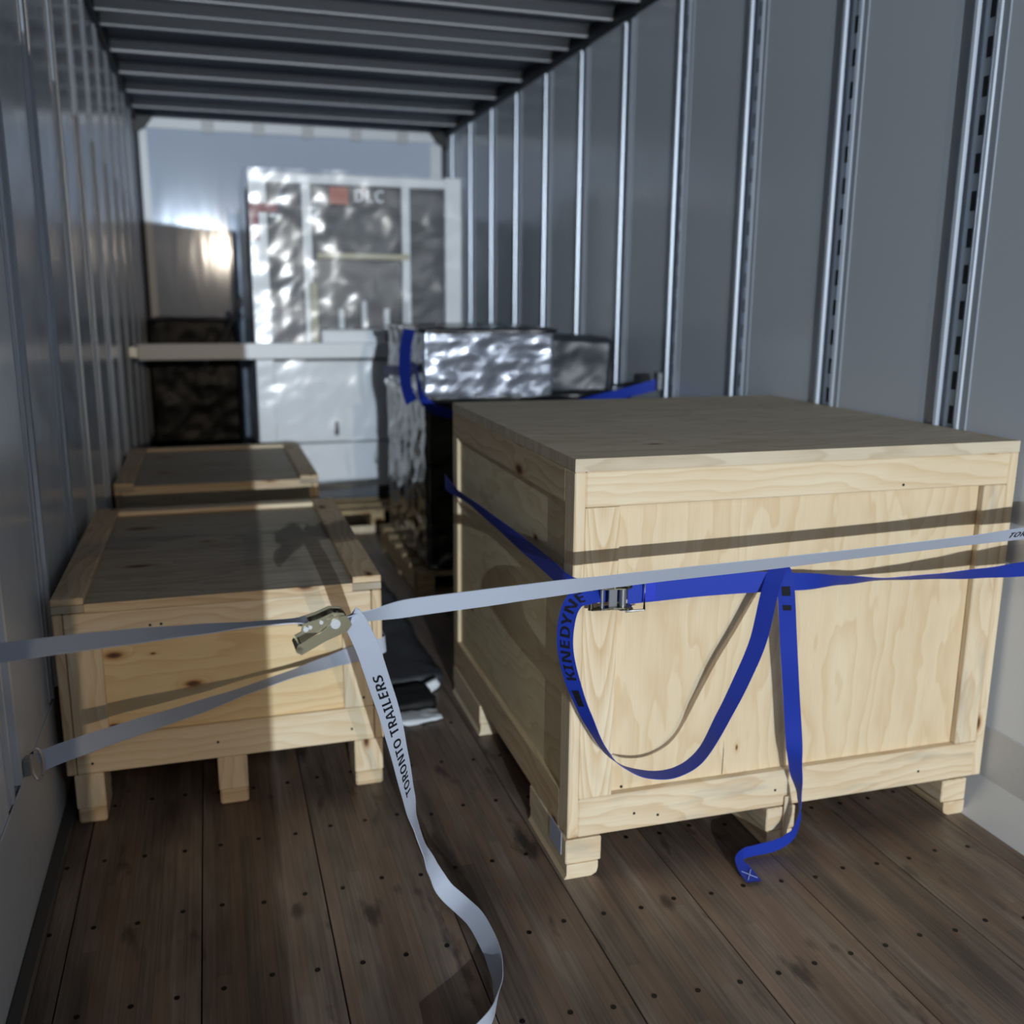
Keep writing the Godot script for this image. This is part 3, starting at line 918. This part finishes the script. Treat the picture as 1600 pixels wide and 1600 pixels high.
	put(l, "bundle", wrapped(Vector3(0.68, 1.30, 0.84), 0.026, 0.012, 29, Vector3(1.0, 1.8, 1.0)), mat(Color(0.045, 0.055, 0.08), 0.4, 0.0, 0.35), Vector3(0, 0.02, 0))

# ------------------------------------------------------------------ dark wrapped load
func wrapped_load() -> void:
	var p := thing("wooden_pallet", "dark worn pallet under the black-wrapped load", "pallet", Vector3(1.40, 0, -4.66))
	for k in 6:
		plank(p, "deck_board", Vector3(0, 0.12, -0.2 * k), Vector3(1.15, 0.142, -0.2 * k - 0.13), 0, M.rough_wood)
	for x in [0.0, 0.53, 1.06]:
		plank(p, "stringer", Vector3(x, 0.021, 0), Vector3(x + 0.09, 0.119, -1.13), 2, M.rough_wood)
	for k in 3:
		plank(p, "bottom_board", Vector3(0, 0.0, -0.5 * k), Vector3(1.15, 0.02, -0.5 * k - 0.13), 0, M.rough_wood)
	var t := thing("wrapped_load", "black film-wrapped load with a silvery wrapped box on top, behind the large crate", "wrapped load", Vector3(1.45, 0, -4.66))
	put(t, "lower_bundle", wrapped(Vector3(1.08, 0.89, 1.06), 0.02, 0.008, 41, Vector3(3.5, 11.0, 3.5)), M.black_film, Vector3(0.545, 0.158, -0.54))
	put(t, "upper_box", wrapped(Vector3(0.66, 0.325, 0.95), 0.016, 0.010, 77, Vector3(3.0, 8.0, 3.0)), M.grey_film, Vector3(0.325, 1.035, -0.47))
	# second upper box turned away from the door, under slack dark film
	put(t, "slack_box", wrapped(Vector3(0.44, 0.29, 0.50), 0.022, 0.012, 93, Vector3(2.0, 3.0, 2.0), 0.01), mat(Color(0.17, 0.185, 0.22), 0.42, 0.0, 0.5), Vector3(0.855, 1.03, -0.36), Vector3(0, -0.32, -0.06))
	put(t, "top_cover", wrapped(Vector3(0.70, 0.022, 0.99), 0.04, 0.006, 15, Vector3(4, 4, 4)), M.black_film, Vector3(0.325, 1.345, -0.47))
	put(t, "joint_band", wrapped(Vector3(1.12, 0.05, 1.06), 0.04, 0.006, 18, Vector3(4, 4, 4)), M.black_film, Vector3(0.545, 1.0, -0.53))
	# blue strap round the load, over to the right wall
	var s := thing("blue_tie_strap", "blue strap holding the black-wrapped load against the right wall", "strap")
	var fr := frames([Vector3(1.435, 1.09, -5.75), Vector3(1.425, 1.12, -5.3), Vector3(1.42, 1.14, -5.0), Vector3(1.42, 1.17, -4.75), Vector3(1.43, 1.03, -4.60), Vector3(1.56, 0.96, -4.60), Vector3(1.8, 0.96, -4.60), Vector3(2.1, 0.98, -4.60), Vector3(2.4, 1.04, -4.52), Vector3(2.585, 1.10, -4.42)], [Vector3(0, 1, 0), Vector3(0, 1, 0), Vector3(0, 1, 0.1), Vector3(0.05, 1, 0.2), Vector3(0.1, 0.8, 0.4), Vector3(0, 0.7, 0.5), Vector3(0, 0.6, 0.8), Vector3(0, 0.5, 0.9), Vector3(0, 0.9, 0.4), Vector3(0, 1, 0.1)])
	put(s, "webbing", ribbon(fr, 0.055), M.blue_web)
	# slack bight of the same strap on the near left edge
	var f2 := frames([Vector3(1.405, 1.36, -4.80), Vector3(1.385, 1.28, -4.80), Vector3(1.38, 1.18, -4.81), Vector3(1.385, 1.08, -4.81), Vector3(1.41, 1.0, -4.79)], [Vector3(0.35, 0, 1), Vector3(0.35, 0, 1), Vector3(0.35, 0, 1), Vector3(0.35, 0, 1), Vector3(0.5, 0, 1)])
	put(s, "slack_loop", ribbon(f2, 0.11), M.blue_web)
	blk(s, "end_fitting", Vector3(2.572, 1.07, -4.45), Vector3(2.599, 1.16, -4.40), M.steel, 0.004)

func cargo_bar() -> void:
	var t := thing("cargo_bar", "white cargo bar spanning the trailer in front of the tall white machine", "cargo bar", Vector3(0, 1.172, -6.40))
	var m := mat(Color(0.95, 0.955, 0.96), 0.4)
	blk(t, "beam", Vector3(0.035, -0.05, -0.02), Vector3(1.9, 0.05, 0.02), m, 0.006)
	blk(t, "inner_beam", Vector3(1.9, -0.042, -0.016), Vector3(2.56, 0.042, 0.016), M.steel, 0.004)
	for sx in [WX0 + 0.026, 2.56]:
		blk(t, "end_fitting", Vector3(sx, -0.035, -0.012), Vector3(sx + 0.055, 0.035, 0.012), M.steel, 0.004)

# ------------------------------------------------------------------ straps
# ratchet: its pull runs along +x, its spindle along z
func ratchet(parent: Node3D, at: Vector3, basis: Basis, sc: float, m: Material, open_deg: float) -> Node3D:
	var r := Node3D.new()
	r.name = "ratchet"
	parent.add_child(r, true)
	r.position = at
	r.basis = basis.scaled(Vector3(sc, sc, sc))
	var plate := PackedVector2Array([Vector2(-0.062, -0.008), Vector2(-0.055, 0.012), Vector2(-0.02, 0.016), Vector2(0.012, 0.024), Vector2(0.036, 0.018), Vector2(0.044, 0.0), Vector2(0.036, -0.018), Vector2(0.01, -0.022), Vector2(-0.02, -0.014)])
	var arm := PackedVector2Array([Vector2(0.036, 0.014), Vector2(0.02, 0.02), Vector2(-0.03, 0.010), Vector2(-0.085, 0.012), Vector2(-0.096, 0.002), Vector2(-0.09, -0.012), Vector2(-0.03, -0.012), Vector2(0.02, -0.018), Vector2(0.036, -0.01)])
	for s in [-1.0, 1.0]:
		put(r, "side_plate", extrude(plate, 0.003, 2), m, Vector3(0, 0, 0.029 * s))
		var wheel := PackedVector2Array()
		for k in 20:
			var rad := 0.021 if k % 2 == 0 else 0.016
			wheel.append(Vector2(cos(TAU * k / 20.0), sin(TAU * k / 20.0)) * rad)
		put(r, "ratchet_wheel", extrude(wheel, 0.004, 2), m, Vector3(0.014, 0, 0.034 * s))
		put(r, "handle_arm", extrude(arm, 0.003, 2), m, Vector3(0.012, -0.012, 0.0385 * s), Vector3(0, 0, deg_to_rad(open_deg)))
		for q in [Vector3(-0.04, 0.002, 0.032 * s), Vector3(-0.015, 0.008, 0.032 * s), Vector3(0.03, 0.004, 0.032 * s)]:
			put(r, "rivet", disc(0.0045, 0.005, 10), M.steel, q, Vector3(PI / 2, 0, 0))
	put(r, "spindle", disc(0.011, 0.082, 12), M.steel, Vector3(0.014, 0, 0), Vector3(PI / 2, 0, 0))
	put(r, "anchor_bolt", disc(0.006, 0.072, 10), M.steel, Vector3(-0.05, 0, 0), Vector3(PI / 2, 0, 0))
	var hp := Vector3(0.012, -0.012, 0) + Vector3(-0.088, 0, 0).rotated(Vector3.BACK, deg_to_rad(open_deg))
	put(r, "grip", disc(0.008, 0.08, 12), m, hp, Vector3(PI / 2, 0, 0))
	blk(r, "pawl", Vector3(-0.03, -0.004, -0.028), Vector3(-0.004, 0.004, 0.028), M.steel, 0.001)
	return r

func grey_strap() -> void:
	var t := thing("ratchet_strap", "long grey ratchet strap stretched across the trailer from wall to wall", "strap")
	var V := Vector3(0, 1, 0)
	# left half: turned edge-on before the ratchet
	var fr := frames([Vector3(-0.012, 0.912, -1.76), Vector3(0.067, 0.915, -1.762), Vector3(0.178, 0.919, -1.766), Vector3(0.283, 0.921, -1.77), Vector3(0.392, 0.922, -1.773), Vector3(0.50, 0.922, -1.777), Vector3(0.564, 0.921, -1.779), Vector3(0.60, 0.920, -1.780)],
		[Vector3(0, 0.45, -0.9), Vector3(0, 0.45, -0.9), Vector3(0, 0.40, -0.92), Vector3(0, 0.30, -0.95), Vector3(0, 0.12, -1.0), Vector3(0, -0.12, -1.0), Vector3(0, -0.15, -1.0), Vector3(0, 0.0, -1.0)])
	put(t, "webbing", ribbon(fr, 0.046), M.grey_web)
	var b := Basis(Vector3(0.985, 0.11, -0.03).normalized(), Vector3(-0.11, 0.99, -0.05), Vector3(0.03, 0.05, 1.0)).orthonormalized()
	ratchet(t, Vector3(0.636, 0.915, -1.781), b, 0.86, M.zinc, 20.0)
	# right half: leaves the ratchet flat and turns upright
	var fr2 := frames([Vector3(0.672, 0.915, -1.783), Vector3(0.716, 0.916, -1.784), Vector3(0.798, 0.924, -1.787), Vector3(0.942, 0.929, -1.792), Vector3(1.08, 0.934, -1.797), Vector3(1.224, 0.938, -1.802), Vector3(1.374, 0.941, -1.807), Vector3(1.614, 0.944, -1.815), Vector3(1.871, 0.949, -1.824), Vector3(2.149, 0.955, -1.833), Vector3(2.347, 0.961, -1.84), Vector3(2.585, 0.968, -1.848)],
		[Vector3(0, 0.45, 1.0), Vector3(0, 0.8, 0.8), Vector3(0, 1.0, 0.42), Vector3(0, 1.0, 0.45), Vector3(0, 1.0, 0.55), Vector3(0, 0.9, 0.68), Vector3(0, 0.84, 0.7), Vector3(0, 0.84, 0.72), Vector3(0, 0.76, 0.76), Vector3(0, 0.76, 0.74), Vector3(0, 0.85, 0.6), V])
	put(t, "webbing", ribbon(fr2, 0.046), M.grey_web)
	put(t, "printing", ribbon_text(fr2, "TORONTO TRAILERS", 1.63, 0.021, 1.0, -1.0), M.ink)
	# loose tail hanging to the floor and running forward along it
	var fr3 := frames([Vector3(0.668, 0.912, -1.79), Vector3(0.685, 0.917, -1.772), Vector3(0.697, 0.891, -1.775), Vector3(0.715, 0.845, -1.79), Vector3(0.741, 0.759, -1.83), Vector3(0.773, 0.652, -1.89), Vector3(0.809, 0.505, -1.97), Vector3(0.842, 0.363, -2.05), Vector3(0.866, 0.264, -2.10), Vector3(0.888, 0.188, -2.12), Vector3(0.911, 0.125, -2.13), Vector3(0.940, 0.062, -2.125), Vector3(0.972, 0.036, -2.09), Vector3(0.995, 0.031, -2.03), Vector3(1.003, 0.027, -1.96), Vector3(1.003, 0.025, -1.893), Vector3(0.990, 0.025, -1.806), Vector3(0.960, 0.024, -1.732), Vector3(0.915, 0.024, -1.68), Vector3(0.80, 0.024, -1.60)],
		[Vector3(0.8, 0.2, 0.8), Vector3(1, 0.2, 0.5), Vector3(1, 0.15, 0.3), Vector3(1, 0.1, 0.12), Vector3(1, 0.1, 0.1), Vector3(0.9, 0.1, -0.25), Vector3(0.75, 0.1, -0.55), Vector3(0.62, 0.1, -0.75), Vector3(0.35, 0.1, -1.0), Vector3(0.3, 0.1, -1.0), Vector3(0.6, 0.2, -0.8), Vector3(0.9, 0.3, -0.5), Vector3(1.0, 0.45, 0.0), Vector3(1, 0.55, 0.25), Vector3(0.8, 0.62, 0.2), Vector3(0.7, 0.75, 0.1), Vector3(0.4, 0.9, 0.1), Vector3(0.1, 1, 0.0), Vector3(0, 1, 0), Vector3(0, 1, 0)])
	var tail := put(t, "tail_webbing", ribbon(fr3, 0.046), M.grey_web)
	put(tail, "printing", ribbon_text(fr3, "TORONTO TRAILERS", 0.645, 0.021, -1.0, -1.0, 1.75), M.ink)
	for x in [[Vector3(-0.0135, 0.88, -1.79), Vector3(0.004, 0.945, -1.73)], [Vector3(2.575, 0.935, -1.878), Vector3(2.599, 1.0, -1.818)]]:
		blk(t, "end_fitting", x[0], x[1], M.steel, 0.004)

func lower_strap() -> void:
	var t := thing("tie_down_strap", "grey strap from a wall hook low on the left across the nearest low crate", "strap")
	var fr := frames([Vector3(-0.012, 0.381, -2.46), Vector3(0.043, 0.389, -2.485), Vector3(0.191, 0.402, -2.545), Vector3(0.351, 0.413, -2.609), Vector3(0.50, 0.428, -2.668), Vector3(0.62, 0.440, -2.717), Vector3(0.74, 0.449, -2.765), Vector3(0.845, 0.458, -2.803), Vector3(0.915, 0.466, -2.822), Vector3(0.921, 0.468, -2.86), Vector3(0.918, 0.47, -3.0), Vector3(0.917, 0.48, -3.5), Vector3(0.917, 0.49, -4.02)],
		[Vector3(0, 1, -0.4), Vector3(0, 0.8, -0.6), Vector3(0, 0.55, -0.8), Vector3(0, 0.35, -0.95), Vector3(0, 0.05, -1.0), Vector3(0, 0.05, -1.0), Vector3(0, 0.35, -0.9), Vector3(0, 0.8, -0.55), Vector3(0, 1, -0.15), Vector3(0, 1, 0), Vector3(0, 1, 0), Vector3(0, 1, 0), Vector3(0, 1, 0)])
	put(t, "webbing", ribbon(fr, 0.05), M.grey_web)
	# wire clip that drops into the post
	var ring := []
	for k in 16:
		var a := TAU * k / 16.0
		ring.append(Vector3(-0.014 + 0.014 * cos(a), 0.381 + 0.042 * sin(a), -2.452))
	put(t, "wall_hook", tube(ring, 0.0045, 8, true), mat(Color(0.85, 0.8, 0.78), 0.35, 0.6))
	blk(t, "hook_plate", Vector3(-0.043, 0.36, -2.47), Vector3(-0.026, 0.40, -2.43), M.steel, 0.003)

func blue_strap() -> void:
	var t := thing("blue_ratchet_strap", "blue ratchet strap round the large crate with its loose end looped over", "strap")
	var V := Vector3(0, 1, 0)
	# side of the crate to the buckle
	var fr := frames([Vector3(1.272, 0.845, -3.484), Vector3(1.262, 0.845, -3.42), Vector3(1.262, 0.844, -3.16), Vector3(1.264, 0.843, -2.842), Vector3(1.266, 0.838, -2.50), Vector3(1.267, 0.833, -2.26), Vector3(1.268, 0.826, -2.17), Vector3(1.292, 0.815, -2.140), Vector3(1.35, 0.804, -2.138), Vector3(1.40, 0.800, -2.138)],
		[V, V, Vector3(-0.5, 0.75, 0), Vector3(-0.35, 0.9, 0), Vector3(-0.1, 1, 0), V, V, V, V, V])
	put(t, "webbing", ribbon(fr, 0.05), M.blue_web)
	var b := Basis(Vector3(1, 0, 0), Vector3(0, 0, 1), Vector3(0, -1, 0)).orthonormalized()
	ratchet(t, Vector3(1.385, 0.797, -2.112), b, 0.86, M.zinc, 6.0)
	var wire := []
	for q in [[-0.02, 0.032], [0.03, 0.032], [0.03, -0.032], [-0.02, -0.032]]:
		wire.append(Vector3(1.425 + q[0], 0.797 + q[1] * 1.2, -2.108))
	put(t, "buckle_wire", tube(wire, 0.0035, 8, false), M.steel)
	# buckle to the right wall, twisting once
	var fr2 := frames([Vector3(1.415, 0.800, -2.122), Vector3(1.50, 0.800, -2.125), Vector3(1.63, 0.800, -2.130), Vector3(1.80, 0.797, -2.128), Vector3(1.908, 0.792, -2.117), Vector3(2.019, 0.797, -2.081), Vector3(2.115, 0.802, -2.049), Vector3(2.225, 0.810, -2.013), Vector3(2.351, 0.821, -1.971), Vector3(2.46, 0.834, -1.935), Vector3(2.585, 0.848, -1.89)],
		[V, V, V, V, Vector3(0, 0.95, 0.35), Vector3(0, 0.65, 0.8), Vector3(0.0, 0.40, 1.0), Vector3(0, 0.55, 1.0), Vector3(0, 0.75, 0.8), Vector3(0, 0.95, 0.6), V])
	put(t, "webbing", ribbon(fr2, 0.056), M.blue_web)
	blk(t, "stitched_patch", Vector3(1.455, 0.776, -2.1225), Vector3(1.492, 0.824, -2.1205), mat(Color(0.10, 0.20, 0.72), 0.6), 0.0006)
	# loose end: drops at the corner, swings round in a bight, over the strap and down again
	var fr3 := frames([Vector3(1.345, 0.806, -2.126), Vector3(1.300, 0.806, -2.112), Vector3(1.266, 0.797, -2.105), Vector3(1.249, 0.756, -2.105), Vector3(1.243, 0.686, -2.10), Vector3(1.262, 0.600, -2.10), Vector3(1.292, 0.516, -2.09), Vector3(1.335, 0.424, -2.07), Vector3(1.377, 0.376, -2.05), Vector3(1.442, 0.350, -2.03), Vector3(1.512, 0.355, -2.01), Vector3(1.576, 0.398, -2.0), Vector3(1.627, 0.500, -1.99), Vector3(1.675, 0.597, -1.99), Vector3(1.732, 0.681, -2.02), Vector3(1.795, 0.770, -2.085), Vector3(1.826, 0.822, -2.108), Vector3(1.842, 0.842, -2.125)],
		[Vector3(-0.20, 0.74, -0.64), Vector3(-0.26, 0.70, -0.67), Vector3(-0.48, 0.38, -0.79), Vector3(-0.59, 0.09, -0.81), Vector3(-0.59, -0.07, -0.81), Vector3(-0.56, -0.21, -0.80), Vector3(-0.34, -0.29, -0.89), Vector3(-0.03, -0.29, -0.96), Vector3(0.16, -0.28, -0.95), Vector3(0.27, -0.07, -0.96), Vector3(0.21, 0.02, -0.98), Vector3(0.08, 0.08, -0.99), Vector3(-0.14, 0.12, -0.98), Vector3(-0.33, 0.04, -0.94), Vector3(-0.50, -0.12, -0.86), Vector3(-0.58, -0.12, -0.81), Vector3(-0.60, -0.05, -0.80), Vector3(-0.66, -0.11, -0.75)])
	var loop := put(t, "loop_webbing", ribbon(fr3, 0.047), M.blue_web)
	put(loop, "printing", ribbon_text(fr3, "KINEDYNE", 0.292, 0.030, -1.0, 1.0, 1.22), M.ink)
	var patch := []
	for q in fr3:
		if q.l > 0.318 and q.l < 0.368:
			patch.append({"p": q.p + q.n * 0.0016, "d": q.d, "n": q.n, "t": q.t, "l": q.l})
	put(loop, "woven_mark", ribbon(patch, 0.022, 0.0006), M.ink)
	var fr4 := frames([Vector3(1.846, 0.842, -2.128), Vector3(1.850, 0.815, -2.104), Vector3(1.856, 0.764, -2.097), Vector3(1.874, 0.639, -2.10), Vector3(1.894, 0.492, -2.10), Vector3(1.913, 0.359, -2.10), Vector3(1.926, 0.262, -2.10), Vector3(1.939, 0.173, -2.09), Vector3(1.940, 0.100, -2.09), Vector3(1.920, 0.050, -2.10), Vector3(1.880, 0.030, -2.105), Vector3(1.815, 0.026, -2.105), Vector3(1.780, 0.024, -2.10), Vector3(1.762, 0.016, -2.075), Vector3(1.757, 0.010, -2.04), Vector3(1.755, 0.008, -2.00)],
		[Vector3(0.69, 0.54, 0.49), Vector3(0.73, 0.33, 0.59), Vector3(0.76, 0.12, 0.63), Vector3(0.80, 0.10, 0.60), Vector3(0.72, 0.10, 0.69), Vector3(0.80, 0.11, 0.60), Vector3(0.35, 0.10, 0.93), Vector3(-0.32, 0.03, 0.95), Vector3(-0.81, 0.08, 0.58), Vector3(-0.76, 0.61, 0.22), Vector3(-0.23, 0.95, 0.22), Vector3(0, 1, 0.3), Vector3(-0.3, 0.9, 0.3), Vector3(-0.9, 0.35, 0.0), Vector3(-1, 0.1, 0.0), Vector3(-1, 0.05, 0.0)])
	var tail := put(t, "tail_webbing", ribbon(fr4, 0.044), M.blue_web)
	for k in 2:
		var mark := []
		for q in fr4:
			if q.l > 0.062 + 0.044 * k and q.l < 0.100 + 0.044 * k:
				mark.append({"p": q.p - q.n * 0.0016, "d": q.d, "n": q.n, "t": q.t, "l": q.l})
		put(tail, "woven_mark", ribbon(mark, 0.022, 0.0006), M.ink)
	for q in [[-1.0, 1.0], [1.0, -1.0]]:
		put(tail, "stitching", tube([Vector3(1.757 + 0.014 * q[0], 0.0135, -2.044), Vector3(1.756 + 0.014 * q[1], 0.0115, -2.008)], 0.0012, 6), mat(Color(0.62, 0.68, 0.9), 0.6))
	blk(t, "end_fitting", Vector3(2.575, 0.82, -1.91), Vector3(2.599, 0.885, -1.85), M.steel, 0.004)

# ------------------------------------------------------------------ bits on the floor
func litter() -> void:
	var s := thing("rubber_sheet", "dark rumpled sheet on the floor between the low crates and the large crate", "sheet", Vector3(1.10, 0, -4.25))
	put(s, "sheet", wrapped(Vector3(0.34, 0.03, 1.36), 0.03, 0.014, 9, Vector3(3, 3, 3)), mat(Color(0.20, 0.205, 0.225), 0.6), Vector3(0, 0.004, 0))
	var w := mat(Color(0.80, 0.82, 0.84), 0.5)
	var a := thing("torn_wrapper", "torn white wrapper on the floor beside the large crate's foot", "wrapper", Vector3(1.105, 0, -3.26))
	put(a, "flap", wrapped(Vector3(0.17, 0.012, 0.085), 0.012, 0.007, 4, Vector3(9, 9, 9)), w, Vector3(0, 0.004, 0), Vector3(0, 0.1, 0))
	put(a, "inside", wrapped(Vector3(0.17, 0.03, 0.17), 0.02, 0.009, 6, Vector3(6, 6, 6)), mat(Color(0.06, 0.055, 0.055), 0.7), Vector3(0.0, 0.003, -0.15), Vector3(0, 0.1, 0))
	var b := thing("paper_scrap", "small white scrap sticking up at the dark sheet's near edge", "paper", Vector3(1.21, 0, -3.50))
	put(b, "scrap", wrapped(Vector3(0.075, 0.035, 0.02), 0.01, 0.006, 8, Vector3(12, 12, 12)), w, Vector3(0, 0.004, 0), Vector3(0, 0.1, 0.35))
	var c := thing("paper_scrap", "flat white scrap at the dark sheet's edge beside the low crate", "paper", Vector3(1.0, 0, -3.52))
	put(c, "scrap", wrapped(Vector3(0.12, 0.02, 0.03), 0.01, 0.005, 3, Vector3(12, 12, 12)), w, Vector3(0, 0.004, 0), Vector3(0, -0.1, -0.05))
